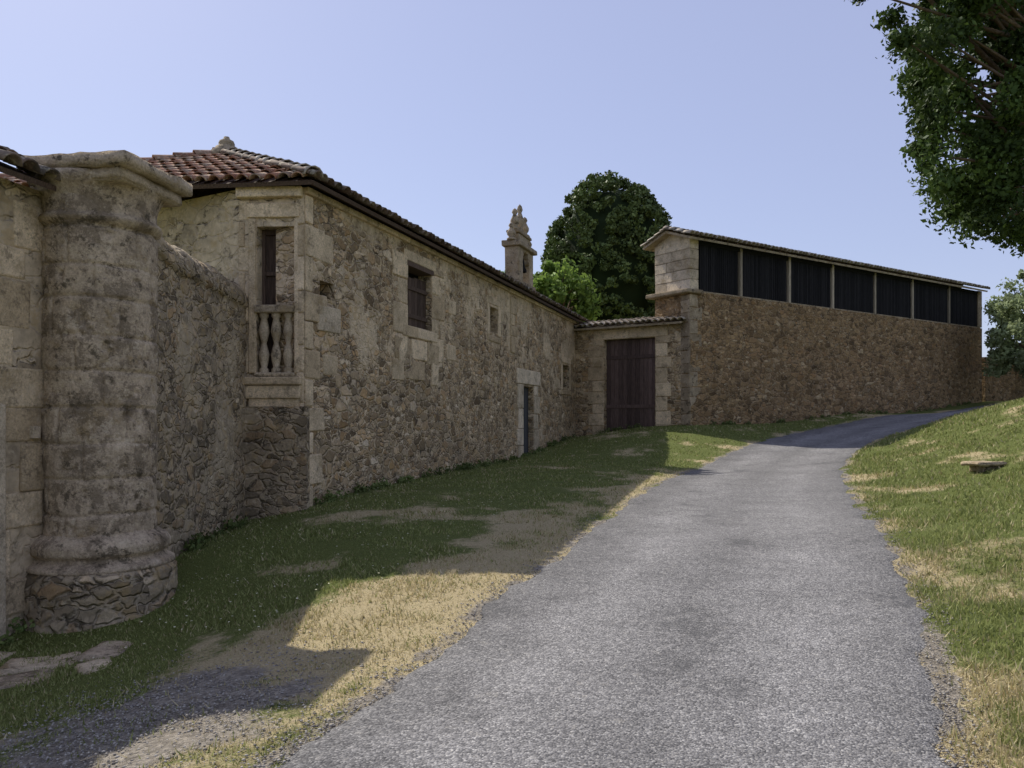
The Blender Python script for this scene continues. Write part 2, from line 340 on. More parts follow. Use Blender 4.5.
def boxes(name,L,mat,parent=None,bev=.012,jit=0.0):
    V=[];Fc=[]
    for (F,a,b_,o0,o1,z0,z1) in L:
        i=len(V)
        for z in (z0,z1):
            for (s,o) in ((a,o0),(a,o1),(b_,o1),(b_,o0)):
                p=F.W(s,o,z)+(rng.random(3)-.5)*2*jit; V.append(tuple(p))
        Fc+=[(i,i+3,i+2,i+1),(i+4,i+5,i+6,i+7),(i,i+1,i+5,i+4),(i+1,i+2,i+6,i+5),(i+2,i+3,i+7,i+6),(i+3,i,i+4,i+7)]
    o=mobj(name,V,Fc,mat,parent)
    bm=bmesh.new(); bm.from_mesh(o.data); bmesh.ops.recalc_face_normals(bm,faces=bm.faces); bm.to_mesh(o.data); bm.free()
    if bev:
        m=o.modifiers.new('b','BEVEL'); m.width=bev; m.segments=2; m.limit_method='ANGLE'
    return o
def blocks_col(F,s0,s1,z0,z1,h=.34,o=.015,dep=.1,alt=.12,side=1,gap=.008):
    L=[];z=z0;k=0
    while z<z1-.05:
        hh=min(h*random.uniform(.75,1.3),z1-z)
        if z1-(z+hh)<.12: hh=z1-z
        e=(alt if k%2 else 0)*random.uniform(.6,1.2)
        a,b_=(s0,s1+e) if side>0 else (s0-e,s1)
        L.append((F,a+gap,b_-gap,-dep,o+random.uniform(-.004,.008),z+gap,z+hh-gap)); z+=hh;k+=1
    return L
def rough(name,center,size,mat,parent=None,rot=0.,amp=.03,seed=0,cuts=10,bev=.06,fq=4.):
    bm=bmesh.new(); bmesh.ops.create_cube(bm,size=1); bmesh.ops.scale(bm,vec=size,verts=bm.verts)
    bmesh.ops.bevel(bm,geom=bm.edges[:],offset=bev,segments=2,affect='EDGES')
    bmesh.ops.subdivide_edges(bm,edges=[e for e in bm.edges if e.calc_length()>.12],cuts=cuts,use_grid_fill=True)
    c,s=math.cos(rot),math.sin(rot)
    for v_ in bm.verts:
        p=v_.co+Vector((seed*3.7,0,0)); n=mnoise.noise_vector(p*fq)*amp+mnoise.noise_vector(p*fq*3)*amp*.4
        q=v_.co+n; v_.co=Vector((q.x*c-q.y*s+center[0],q.x*s+q.y*c+center[1],q.z+center[2]))
    me=bpy.data.meshes.new(name); bm.to_mesh(me); bm.free()
    return fin(bpy.data.objects.new(name,me),mat,parent,smooth=True)
def lathe(name,c,prof,mat,parent=None,seg=24,smooth=True,disp=None):
    P=np.array(prof,float); a=np.linspace(0,2*math.pi,seg,endpoint=False); A,I=np.meshgrid(a,np.arange(len(P)),indexing='ij')
    r=P[I,0]; z=P[I,1]
    if disp: r=r+disp(A,z,r)
    V=np.stack([c[0]+r*np.cos(A),c[1]+r*np.sin(A),z],-1).reshape(-1,3)
    return fast(name,V,gridfaces(seg,len(P),True),mat,parent,smooth)
def tiles(name,e0,e1,up,Lv,mat,parent=None,inside=None,sp=.21,expo=.34,r=.088,lift=.03):
    e0=np.array(e0,float);e1=np.array(e1,float);ex=e1-e0;W=np.linalg.norm(ex);ex/=W; up=np.array(up,float);up/=np.linalg.norm(up)
    n=np.cross(ex,up); n=n if n[2]>0 else -n
    V=[];Fc=[];q=6;tl=expo*1.25
    nc=int(W/sp);nr=int(Lv/expo)+1
    for i in range(nc+1):
        u0=i*W/nc
        for j in range(nr):
            v0=j*expo+random.uniform(-.03,.03)-(.04 if j==0 else 0)
            if inside and not inside(u0,v0+.1): continue
            if v0>Lv-.1: continue
            u=u0+random.uniform(-.02,.02); tw=random.uniform(-.025,.025); i0=len(V)
            v1=min(v0+tl,Lv+.05)
            for (vv,rr,lf,du) in ((v0,r*1.08,lift+.028+random.uniform(-.006,.014),0),(v1,r*.86,lift,tw)):
                for k in range(q+1):
                    a=math.pi*k/q
                    V.append(e0+ex*(u+du+math.cos(a)*rr)+up*vv+n*(math.sin(a)*rr*.85+lf))
            for k in range(q): Fc.append((i0+k,i0+k+1,i0+q+1+k+1,i0+q+1+k))
    o=mobj(name,V,Fc,mat,parent,smooth=True)
    m=o.modifiers.new('s','SOLIDIFY'); m.thickness=.016; m.offset=-1
    return o
def slab(name,pts,th,mat,parent=None):
    P=[np.array(p,float) for p in pts]; n=np.cross(P[1]-P[0],P[2]-P[0]); n/=np.linalg.norm(n); n=n if n[2]>0 else -n
    k=len(P); V=[p for p in P]+[p-n*th for p in P]
    Fc=[tuple(range(k)),tuple(range(2*k-1,k-1,-1))]+[(i,(i+1)%k,k+(i+1)%k,k+i) for i in range(k)]
    return mobj(name,V,Fc,mat,parent)
def tubes(name,segs,mat,parent=None,q=8):
    V=[];Fc=[]
    for pts,rad in segs:
        i0=len(V)
        for j,(p,r) in enumerate(zip(pts,rad)):
            p=Vector(p); a=Vector(pts[max(j-1,0)]);b_=Vector(pts[min(j+1,len(pts)-1)]); t=(b_-a).normalized()
            s=t.cross(Vector((.3,1,.2))).normalized(); w=t.cross(s)
            for k in range(q):
                an=2*math.pi*k/q; V.append(p+(s*math.cos(an)+w*math.sin(an))*r)
        for j in range(len(pts)-1):
            for k in range(q): Fc.append((i0+j*q+k,i0+j*q+(k+1)%q,i0+(j+1)*q+(k+1)%q,i0+(j+1)*q+k))
    return mobj(name,V,Fc,mat,parent,smooth=True)
def leaves(name,C,R,npc,size,mat,parent=None,flat=.0,shell=.35):
    C=np.array(C,float);R=np.array(R,float); idx=np.repeat(np.arange(len(C)),npc); N=len(idx)
    d=rng.normal(size=(N,3)); d/=np.linalg.norm(d,axis=1)[:,None]
    rr=(shell+(1-shell)*rng.random(N)**.6)*(1+.25*rng.normal(size=N)*.5)
    p=C[idx]+d*(R[idx]*rr)[:,None]*np.array([1,1,.8])
    a=rng.normal(size=(N,3)); a=a*np.array([1,1,1-flat]); a/=np.linalg.norm(a,axis=1)[:,None]
    b_=np.cross(a,d+rng.normal(size=(N,3))*.7); b_/=np.linalg.norm(b_,axis=1)[:,None]+1e-9
    s=size*(.6+.8*rng.random(N))[:,None]
    V=np.stack([p-a*s*.6,p+b_*s*.34+a*s*.05,p+a*s*.6,p-b_*s*.34+a*s*.05],1).reshape(-1,3)
    return fast(name,V,np.arange(4*N).reshape(N,4),mat,parent)
# ================================================================ HOUSE
house=empty('stone_house')
A0=np.array([-3.10,11.96]); A1=np.array([2.47,29.1])
FA=Fr(A0,A1); ZT=5.08
ops=[(3.55,4.69,3.42,4.66),(8.24,8.85,3.80,4.42),(.42,.86,3.50,3.76),(11.02,12.05,.2,2.55),(15.5,16.4,2.70,3.45)]
wall('facade_wall',FA,-.6,ZT,.5,ops,M_FAC,house,res=.11,seed=4,rev=.30)
Bp=np.array([-4.12,12.02]); FB=Fr(Bp,A0); FC=Fr((-8.7,14.6),Bp)
bo=[(.29,.86,2.25,4.50)]
wall('end_wall_window',FB,-.6,ZT,.4,bo,M_LEFT,house,res=.1,seed=6,rev=.28,disp=.008)
wall('end_wall',FC,-.6,ZT-.02,.4,[],M_LEFT,house,res=.2,seed=7)
pA=A0+FA.n*-6.0; pB=A1+FA.n*-6.0
FR_=Fr(pB,pA); wall('rear_wall',FR_,-.6,ZT,.4,[],M_FAC,house,res=.6)
FE=Fr(A1,pB); wall('far_end_wall',FE,-.6,ZT,.4,[],M_FAC,house,res=.6)
zE=5.10
d3=np.array([FA.d[0],FA.d[1],0]);n3=np.array([FA.n[0],FA.n[1],0])
E0=np.array([-2.90,11.68,zE]); E1=np.array([A1[0],A1[1],zE])+n3*.22+d3*.2
EL=np.array([-9.3,12.5,zE]); P=np.array([-5.35,15.0,6.52]); Pf=P+d3*((E1-P)@d3)
def upvec(e0,e1,p):
    ex=(e1-e0)/np.linalg.norm(e1-e0); w=(p-e0)-ex*((p-e0)@ex); return w/np.linalg.norm(w),np.linalg.norm(w),(p-e0)@ex
uA,lA,sA=upvec(E0,E1,P); uH,lH,sH=upvec(E0,EL,P)
slab('roof_slope_front',[E0,E1,Pf,P],.06,M_WOOD,house); slab('roof_slope_hip',[E0,P,EL],.06,M_WOOD,house)
BL=EL+d3*17.5; slab('roof_slope_rear',[EL,P,Pf,BL],.06,M_TILE,house)
tiles('roof_tiles_front',E0,E1,uA,lA,M_TILED,house,inside=lambda u,v:u>sA*v/lA-.1)
WH=np.linalg.norm(EL-E0)
tiles('roof_tiles_hip',E0,EL,uH,lH,M_TILE,house,inside=lambda u,v:(u>sH*v/lH-.05)and(u<WH-(WH-sH)*v/lH+.05))
def ridge(name,a,b_,mat,par,r=.12,st=.36):
    a=np.array(a);b_=np.array(b_);L=np.linalg.norm(b_-a);t=(b_-a)/L;s=np.cross(t,[0,0,1]);s/=np.linalg.norm(s);n=np.cross(s,t);V=[];Fc=[]
    for i in range(int(L/st)+1):
        i0=len(V)
        for (u,rr,lf) in ((i*st,r*1.1,.05+random.uniform(0,.015)),(i*st+st*1.15,r*.88,.03)):
            for k in range(7):
                an=math.pi*k/6; V.append(a+t*u+s*math.cos(an)*rr+n*(math.sin(an)*rr+lf))
        for k in range(6): Fc.append((i0+k,i0+k+1,i0+8+k,i0+7+k))
    o=mobj(name,V,Fc,mat,par,True); m=o.modifiers.new('s','SOLIDIFY'); m.thickness=.018; return o
ridge('hip_ridge_tiles',E0,P,M_TILEG,house); ridge('hip_ridge_tiles_rear',EL,P,M_TILE,house); ridge('ridge_tiles',P,Pf,M_TILED,house)
lathe('roof_finial',P[:2],[(.0,6.42),(.34,6.42),(.30,6.60),(.22,6.66),(.20,6.70),(.13,6.72),(.15,6.77),(.13,6.82),(.06,6.86),(.05,6.90),(.0,6.91)],M_GRAND,house,seg=16)
boxes('eave_cornice',[(FA,i*1.2-.0,i*1.2+1.19,-.3,.07,ZT-.09,ZT+.005) for i in range(15)]+[(FB,.0,1.0,-.3,.10,ZT-.16,ZT)],M_GRAN,house,bev=.02,jit=.006)
Q=blocks_col(FA,0,.22,.1,ZT-.1,h=.42,alt=.34,o=.02)
Q+=blocks_col(FB,FB.len-.15,FB.len+.0,1.85,ZT-.17,h=.42,alt=.0,o=.02)
Q+=blocks_col(FB,-.0,.12,1.9,ZT-.17,h=.4,alt=.08,o=.015)
Q+=blocks_col(FA,3.13,3.55,2.7,4.75,h=.5,alt=.25,side=-1)+blocks_col(FA,4.69,5.05,2.3,4.75,h=.45,alt=.38)
Q+=[(FA,3.4,4.9,-.1,.02,4.66,4.86),(FA,3.3,3.98,-.1,.03,3.2,3.41),(FA,3.99,4.95,-.1,.025,3.2,3.41)]
Q+=[(FA,a,a+w,-.1,.015,z,z+h) for a,w,z,h in ((3.0,.7,2.75,.42),(3.72,.75,2.78,.4),(4.5,.55,2.72,.44),(2.9,.5,2.35,.38),(3.42,.9,2.38,.37),(5.6,.4,3.9,.3),(5.5,.5,2.9,.33))]
for (a,b_,c,d_) in (ops[1],ops[4]):
    Q+=[(FA,a-.2,a-.005,-.1,.02,c-.1,d_+.05),(FA,b_+.005,b_+.2,-.1,.022,c-.08,d_+.06),(FA,a-.25,b_+.22,-.1,.02,d_+.06,d_+.26),(FA,a-.2,b_+.22,-.1,.03,c-.25,c-.1)]
Q+=[(FA,.5,.95,-.1,.015,2.3,2.62),(FA,.3,.8,-.1,.015,4.05,4.5),(FA,1.5,1.9,-.1,.012,4.2,4.45),(FA,6.4,6.9,-.1,.012,4.4,4.65)]
Q+=blocks_col(FA,9.9,10.3,3.4,4.9,h=.35,alt=.2)
boxes('dressed_granite',Q,M_GRAN,house,bev=.022,jit=.009)
boxes('inscribed_panel',[(FA,.35,1.02,-.1,.03,2.98,3.38)],M_WHITE,house,bev=.02)
D=blocks_col(FA,10.55,11.0,.25,2.6,h=.55,alt=.1,side=-1,o=.03)+blocks_col(FA,12.07,12.5,.25,2.6,h=.5,alt=.15,o=.03)+[(FA,10.4,12.7,-.1,.04,2.61,3.02)]
boxes('door_surround',D,M_WHITE,house,bev=.02,jit=.006)
BW=[(FB,.17,.285,-.1,.03,2.3,4.62),(FB,.865,.93,-.1,.03,2.3,4.62),(FB,.15,.95,-.1,.045,4.63,4.84)]
boxes('window_surround',BW,M_GRAN,house,bev=.015,jit=.004)
boxes('window_sill',[(FB,.10,1.0,-.2,.13,2.12,2.24),(FB,.13,.97,-.1,.09,1.92,2.115),(FB,.18,.94,-.1,.06,1.78,1.915)],M_GRAN,house,bev=.02,jit=.004)
boxes('balustrade_rails',[(FB,.27,.88,-.14,.07,3.20,3.32),(FB,.27,.88,-.14,.06,2.245,2.31)],M_BAL,house,bev=.02,jit=.003)
for i in range(3):
    c=FB.W(.39+i*.185,-.04,0)
    lathe('baluster.%03d'%i if i else 'baluster',c[:2],[(.07,2.3),(.07,2.36),(.045,2.39),(.07,2.5),(.080,2.58),(.05,2.70),(.036,2.75),(.05,2.8),(.080,2.92),(.07,3.0),(.045,3.12),(.07,3.15),(.07,3.21)],M_BAL,house,seg=16)
boxes('window_woodwork',[(FB,.295,.855,-.30,-.26,2.2,4.5),(FB,.29,.34,-.26,-.21,2.3,4.49),(FB,.55,.60,-.26,-.20,2.3,4.49),(FB,.81,.86,-.26,-.21,2.3,4.49),(FB,.29,.86,-.26,-.22,3.8,3.86),(FB,.29,.86,-.26,-.215,4.42,4.495)],M_WOOD,house,bev=.005)
sh=[]
for i in range(8):
    a=3.57+i*.139; sh.append((FA,a,a+.132,-.16,-.12,3.44,4.40+(.0 if i<4 else .03)))
sh+=[(FA,3.56,4.68,-.12,-.09,3.6,3.68),(FA,3.56,4.68,-.12,-.09,4.15,4.23),(FA,3.5,4.75,-.3,.03,4.56,4.655)]
boxes('window_shutters',sh,M_WOOD,house,bev=.004,jit=.002)
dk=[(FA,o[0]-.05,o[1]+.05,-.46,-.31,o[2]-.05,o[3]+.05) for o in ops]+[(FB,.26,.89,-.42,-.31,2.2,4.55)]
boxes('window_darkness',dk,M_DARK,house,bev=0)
boxes('entrance_door',[(FA,11.03+i*.17,11.03+i*.17+.163,-.2,-.15,.3,2.54) for i in range(6)],M_DOOR,house,bev=.004)
# ================================================================ BELL GABLE
bell=empty('bell_gable')
FBg=Fr(FA.W(10.75,0,0)[:2],FA.W(12.3,0,0)[:2]); q_=.86
bx=[(FBg,0,1.8*q_,-.50,-.0,5.05,5.50),(FBg,.05,.5*q_,-.46,-.05,5.50,6.45),(FBg,1.3*q_,1.75*q_,-.46,-.05,5.50,6.45),(FBg,-.06,1.86*q_,-.54,.04,6.46,6.60),(FBg,.3*q_,1.5*q_,-.42,-.10,6.60,6.86),(FBg,.2*q_,1.6*q_,-.46,-.06,6.86,6.95)]
for k in range(7):
    a0=math.pi*k/7
    cx=(.9-.42*math.cos(a0+math.pi/14))*q_; cz=6.08+.42*math.sin(a0+math.pi/14)
    bx.append((FBg,cx-.09,cx+.09,-.45,-.06,cz-.09,cz+.12))
boxes('gable_stones',bx,M_GRAND,bell,bev=.025,jit=.014)
for i,(s,zb,h) in enumerate(((.35,6.95,.62),(.9,6.95,.85),(1.45,6.95,.6),(.0,6.6,.5),(1.8,6.6,.5))):
    c=FBg.W(s*q_,-.25,0)
    lathe('pinnacle%d'%i,c[:2],[(.0,zb),(.13,zb),(.13,zb+.1*h),(.07,zb+.16*h),(.12,zb+.3*h),(.13,zb+.42*h),(.08,zb+.6*h),(.05,zb+.7*h),(.085,zb+.8*h),(.06,zb+.92*h),(0,zb+h)],M_GRAND,bell,seg=10)
c=FBg.W(.9*q_,-.25,0); lathe('bell',c[:2],[(.0,6.3),(.08,6.3),(.12,6.2),(.15,6.0),(.2,5.88),(.2,5.84)],M_DARK,bell,seg=16)
# ================================================================ BOUNDARY WALL
def roundwall(name,F,z0,z1f,th,mat,parent=None,amp=.05,seed=2):
    S=np.arange(0,F.len+.01,.05); prof=[]
    hz=np.linspace(z0,-.22,int((4.0)/.06))
    for z in hz: prof.append((0,z))
    prof+=[(.03,-.21),(.04,-.15)]
    for k in range(1,16):
        a=math.pi*k/16; prof.append((-th/2+(th/2+.03)*math.cos(a),-.12+.30*math.sin(a)))
    for z in hz[::-1]: prof.append((-th,z))
    Pf_=np.array(prof); SS,I=np.meshgrid(S,np.arange(len(Pf_)),indexing='ij'); O=Pf_[I,0]; Z=Pf_[I,1]
    zt=z1f(SS); Zw=zt+Z
    n1=(fbm(SS*1.6,Zw*1.6,O*1.6,o=5,s=seed)-.5)*2; n2=(fbm(SS*2.6+50,Zw*.5,O*2,o=5,s=seed+9)-.5)*2
    V=F.W(SS,O+n1*amp,Zw+n2*amp*2.4*(Z>-.5)).reshape(-1,3)
    return fast(name,V,gridfaces(len(S),len(Pf_)),mat,parent,True)
FLW=Fr((-4.02,8.6),(-3.98,12.1))
roundwall('boundary_wall',FLW,-4.3,lambda s:3.70-.07*s,.66,M_LOW,amp=.06)
FSK=Fr((-4.02,11.90),(-3.05,11.88)); wall('boundary_wall_return',FSK,-.6,1.80,.3,[],M_LOW,house,res=.1,disp=.02,seed=12)
# ================================================================ COLUMN
colm=empty('stone_column'); cc=(-4.27,8.30)
zs=np.linspace(.36,3.80,210); courses=[.36,.66,1.02,1.36,1.72,2.08,2.42,2.8,3.12,3.5,3.8]
def cdisp(A,z,r):
    x=np.cos(A)*.54;y=np.sin(A)*.54
    zz=z+(fbm(x*2,y*2,z*1.5,o=3,s=44)-.5)*.05
    ci=np.searchsorted(courses,zz)
    dz=np.min(np.abs(zz[...,None]-np.array(courses)),-1)
    fade=np.clip(fbm(x*2.5,y*2.5,z*2.5,o=2,s=71)*2.6-.4,.25,1)
    g=np.exp(-(dz/.015)**2)*.026
    k=(A/(2*math.pi)*5+ci*.37); da=np.abs(k-np.round(k))*2*math.pi/5*.54
    g=(g+np.exp(-(da/.014)**2)*.024)*fade
    blk=_h(np.round(k-.5).astype(np.int64)%5,ci.astype(np.int64),ci.astype(np.int64)*0,5)*.014
    pit=np.clip(fbm(x*9,y*9,z*9,o=3,s=78)-.62,0,1)*.18
    return -g-pit+blk+(fbm(x*3,y*3,z*3,o=5,s=8)-.5)*.07
lathe('shaft',cc,[(.535,z) for z in zs],M_COLM,colm,seg=300,disp=cdisp)
nz_=lambda A,z,r:(fbm(np.cos(A)*2.4,np.sin(A)*2.4,z*3,o=5,s=18)-.5)*.09
capp=[(.53,3.52),(.57,3.55),(.59,3.585),(.57,3.62),(.54,3.64),(.535,3.72),(.55,3.80),(.58,3.87),(.62,3.92),(.64,3.97),(.62,4.02),(.0,4.03)]
def dens(p,st=.02):
    out=[]
    for a,b_ in zip(p[:-1],p[1:]):
        n=max(1,int(math.hypot(b_[0]-a[0],b_[1]-a[1])/st)); out+=[(a[0]+(b_[0]-a[0])*k/n,a[1]+(b_[1]-a[1])*k/n) for k in range(n)]
    return out+[p[-1]]
lathe('capital',cc,dens(capp),M_COLM,colm,seg=150,disp=lambda A,z,r:nz_(A,z,r)*.5)
torus=[(.50,.50),(.56,.45),(.63,.41),(.67,.35),(.665,.28),(.62,.235),(.64,.20),(.71,.165),(.72,.12),(.5,.09)]
lathe('base_mouldings',cc,dens(torus,.02),M_COLM,colm,seg=180,disp=lambda A,z,r:nz_(A,z,r)*.7)
ped=[(.6,.14),(.70,.13),(.745,.08),(.75,-.05),(.745,-.3),(.77,-.55),(.78,-1.0)]
lathe('pedestal',cc,dens(ped,.02),M_PED,colm,seg=180,disp=lambda A,z,r:nz_(A,z,r)*1.7)
rough('abacus',(-4.15,8.25,4.10),(1.16,1.16,.13),M_GRAND,colm,rot=-math.radians(9.8),amp=.024,cuts=14,bev=.012,fq=5)
rough('abacus_lower',(-4.17,8.26,3.975),(1.04,1.04,.13),M_GRAND,colm,rot=-math.radians(9.8),amp=.02,cuts=12,bev=.02,seed=3)
# ================================================================ LEFT BUILDING
lb=empty('stone_outbuilding')
FL=Fr((-5.55,4.2),(-4.50,8.55))
wall('outbuilding_wall',FL,-1.2,3.86,.5,[],M_LEFT,lb,res=.12,seed=21,disp=.03)
lq=[]; z=-.6
rr=random.Random(4)
while z<3.7:
    h=rr.uniform(.3,.5); s=.0
    while s<FL.len-.75:
        w=rr.uniform(.4,.8)
        if rr.random()<.6: lq.append((FL,s+.006,s+w-.006,-.1,.012+rr.uniform(0,.012),z+.006,min(z+h,3.84)-.006))
        s+=w
    z+=h
boxes('outbuilding_ashlar',lq,M_GRAN,lb,bev=.02,jit=.008)
boxes('doorframe_white',[(FL,2.85,3.37,-.1,.05,-.9,1.75)],M_WHITE,lb,bev=.02)
boxes('house_number_plaque',[(FL,3.66,3.75,.0,.06,1.42,1.54)],M_WHITE,lb,bev=.004)
le0=FL.W(-.2,.28,3.86); le1=FL.W(4.0,.28,3.86); lup=-np.array([FL.n[0],FL.n[1],-.42])
slab('outbuilding_roof',[le0,le1,le1+lup/np.linalg.norm(lup)*3,le0+lup/np.linalg.norm(lup)*3],.05,M_WOOD,lb)
tiles('outbuilding_tiles',le0,le1,lup,3.0,M_TILED,lb)
# ================================================================ GATE WALL
gw=empty('gate_wall'); FG=Fr((2.25,28.5),(5.66,26.25))
wall('gate_masonry',FG,.5,4.80,.5,[(1.15,3.05,.6,4.38)],M_FAC,gw,res=.13,seed=31,rev=.25)
gq=blocks_col(FG,.68,1.14,1.0,4.4,h=.42,alt=.18,side=-1)+blocks_col(FG,3.06,3.5,1.0,4.4,h=.42,alt=.16)+[(FG,.75,2.1,-.3,.03,4.39,4.72),(FG,2.11,3.5,-.3,.035,4.39,4.74)]
boxes('gate_jambs',gq,M_GRAN,gw,bev=.02,jit=.008)
boxes('wooden_gate',[(FG,1.16+i*.157,1.16+i*.157+.15,-.22,-.17,1.2+random.uniform(0,.05),4.36) for i in range(12)]+[(FG,1.16,3.04,-.17,-.145,2.0,2.12),(FG,1.16,3.04,-.17,-.145,3.7,3.82),(FG,1.0,3.2,-.40,-.32,.8,4.6)],M_GATE,gw,bev=.005,jit=.003)  # last box: back board added behind the planks to block the sky gap
g0=FG.W(-.1,.3,4.80); g1=FG.W(FG.len,.3,4.80); gup=-np.array([FG.n[0],FG.n[1],-.22])
slab('gate_roof',[g0,g1,g1+gup*1.2,g0+gup*1.2],.06,M_GRAND,gw); tiles('gate_tiles',g0,g1,gup,1.2,M_TILEG,gw)
# ================================================================ GRANARY
gr=empty('raised_granary'); K0=np.array([5.785,26.0]); K1=np.array([21.58,36.73]); FK=Fr(K0,K1); WK=1.6
wall('podium_wall',FK,.6,5.80,WK,[],M_BARN,gr,res=.2,seed=41,disp=.06)
FKe=Fr(K0-FK.n*WK,K0); wall('podium_end',FKe,.6,5.72,.3,[],M_BARN,gr,res=.15,seed=42,disp=.03)
boxes('podium_quoins',blocks_col(FK,-.02,.35,1.0,5.7,h=.4,alt=.2)+blocks_col(FKe,WK-.4,WK+.01,1.0,5.7,h=.4,alt=.0,o=.02),M_GRAND,gr,bev=.02,jit=.01)
boxes('podium_ledge',[(FKe,-.2,WK+.12,-.5,.25,5.72,5.86)],M_GRAND,gr,bev=.03,jit=.012)
zb=5.84; zt=7.50
ew=[]; z=zb+.022
for k in range(5):
    h=(zt-zb)/5
    cut=WK*(.5 if k%2 else .33)
    ew+=[(FKe,.0,cut-.006,-.4,.0+.005*k,z+.004,z+h-.004),(FKe,cut+.006,WK,-.4,.004*k,z+.004,z+h-.004)]; z+=h
boxes('granary_end_stones',ew,M_WHITE,gr,bev=.015,jit=.005)
mobj('granary_gable',[FKe.W(0,0,zt),FKe.W(WK,0,zt),FKe.W(WK/2,0,zt+.36),FKe.W(0,-.4,zt),FKe.W(WK,-.4,zt),FKe.W(WK/2,-.4,zt+.36)],[(0,1,2),(3,5,4),(0,2,5,3),(1,4,5,2),(0,3,4,1)],M_WHITE,gr)
FKr=Fr(K1,K1-FK.n*WK); boxes('granary_far_end',[(FKr,0,WK,-.35,0,zb,zt)],M_GRAND,gr)
posts=[.4,2.52,5.15,7.75,10.55,13.3,16.25,19.0]
boxes('granary_posts',[(FK,p-.055,p+.055,-.14,.0,zb-.02,zt-.02) for p in posts[1:-1]],M_POST,gr,bev=.01)
sl=[]; s=.41
while s<18.95:
    if min(abs(s+.05-p) for p in posts)>.11: sl.append((FK,s,s+.085,-.10,-.05,zb+.0,zt-.12))
    s+=.105
boxes('granary_slats',sl,M_SLAT,gr,bev=0,jit=.002)
boxes('granary_rails',[(FK,.4,19.0,-.13,-.02,zt-.14,zt-.02),(FK,.4,19.0,-.16,-.125,zb-.01,zt-.03),(FK,.4,19.0,-WK,-WK+.1,zb-.01,zt-.03)],M_SLAT,gr,bev=0)
boxes('granary_floor',[(FK,.1,19.0,-WK,-.03,zb-.06,zb+.004)],M_GRAND,gr,bev=0)
h0=FK.W(-.3,.30,zt-.02);h1=FK.W(19.0,.30,zt-.02); r0=FK.W(-.3,-WK/2,zt+.36); r1=FK.W(19.0,-WK/2,zt+.36); b0=FK.W(-.3,-WK-.30,zt-.02); b1=FK.W(19.0,-WK-.3,zt-.02)
slab('granary_roof_front',[h0,h1,r1,r0],.07,M_GRAND,gr); slab('granary_roof_rear',[b0,r0,r1,b1],.07,M_GRAND,gr)
tiles('granary_tiles_front',h0,h1,r0-h0,np.linalg.norm(r0-h0),M_TILEG,gr,r=.10,lift=.05); tiles('granary_tiles_rear',b0,b1,r0-b0,np.linalg.norm(r0-b0),M_TILEG,gr)
ridge('granary_ridge',r0,r1,M_TILEG,gr,r=.1)
FZ=Fr(K1+FK.d*.3,K1+FK.d*8); wall('field_wall',FZ,1.0,4.5,.5,[],M_BARN,None,res=.3,seed=51,disp=.04)
# ================================================================ TREES
M_OAK=leafmat('oak_leaves',(.040,.068,.016),(.095,.145,.035),.2)
M_DENSE=leafmat('dense_leaves',(.065,.095,.028),(.155,.20,.062),0)
M_INNER,_nt,_b=newmat('crown_dark_core'); _b.inputs['Base Color'].default_value=(.02,.032,.01,1)  # dark colour for the core added inside the dome crown
M_LIGHT=leafmat('light_leaves',(.12,.19,.04),(.23,.33,.07),.4)
M_WIL=leafmat('willow_leaves',(.22,.27,.12),(.38,.44,.24),.3)
oak=empty('oak_tree'); ob=np.array([11.8,14.2]); oz=float(T(*ob))
cen=np.array([11.9,13.6,9.4]); C=[];R=[]
while len(C)<85:
    d=rng.normal(size=3); d/=np.linalg.norm(d); r=rng.uniform(.45,1.)**.6
    p=cen+d*np.array([4.6,4.8,4.4])*r
    if p[2]<5.3 or (p[0]/p[1]<.60 and p[2]<9.5): continue
    C.append(p);R.append(rng.uniform(.5,.95))
zo=[4.3,4.6,5.0,5.5,6.15,6.8,7.45,7.94,8.43,9.2]; xo=[7.8,7.2,6.85,6.55,6.45,6.45,6.25,6.05,5.6,5.2]
C2=[];R2=[]
while len(C2)<170:
    z=rng.uniform(4.35,9.6); y=rng.uniform(11.6,14.6); rr_=rng.uniform(.18,.46)
    k=y/13.; x0=np.interp((z-1.6)/k+1.6,zo,xo)*k
    x=x0+rr_*.55+rng.random()**1.4*2.6
    if z<4.6 and x<x0+.5: continue
    if vn(x*1.2,y*.7,z*1.2,91)<.37: continue
    C2.append((x,y,z)); R2.append(rr_)
segs=[([(ob[0],ob[1],oz-.2),(ob[0]-.05,ob[1],oz+1.5),(ob[0]-.2,ob[1]-.1,6.2),(ob[0]-.4,ob[1]-.4,9)],[.42,.33,.26,.14])]
for c in [C[i] for i in range(0,len(C),2)]+[np.array(C2[i]) for i in range(0,len(C2),2)]:
    s0_=np.array([ob[0]-.15,ob[1]-.1,rng.uniform(4.6,7.5)]); m_=(s0_+c)/2+np.array([0,0,.3])+rng.normal(size=3)*.25
    segs.append(([tuple(s0_),tuple(m_),tuple(c)],[.10,.045,.012]))
tubes('trunk_and_limbs',segs,M_BARK,oak,q=6)
leaves('leaf_crown_outer',C2,R2,330,.078,M_OAK,oak,shell=.0); leaves('leaf_crown',C,R,240,.14,M_OAK,oak,shell=.1)
dt=empty('dome_evergreen_tree'); dc=np.array([4.88,40.,9.5]); C=[];R=[]
for i in range(560):
    d=rng.normal(size=3); d/=np.linalg.norm(d)
    if d[2]<-.75: continue
    kk=.90+.17*vn(d[0]*3,d[1]*3,d[2]*3,13)
    C.append(dc+d*np.array([3.05,3.05,4.1 if d[2]>0 else 4.6])*kk*(1+rng.normal()*.02)); R.append(rng.uniform(.2,.42))
leaves('leaf_crown',C,R,90,.15,M_DENSE,dt,shell=.3)
bm=bmesh.new(); bmesh.ops.create_icosphere(bm,subdivisions=4,radius=1)
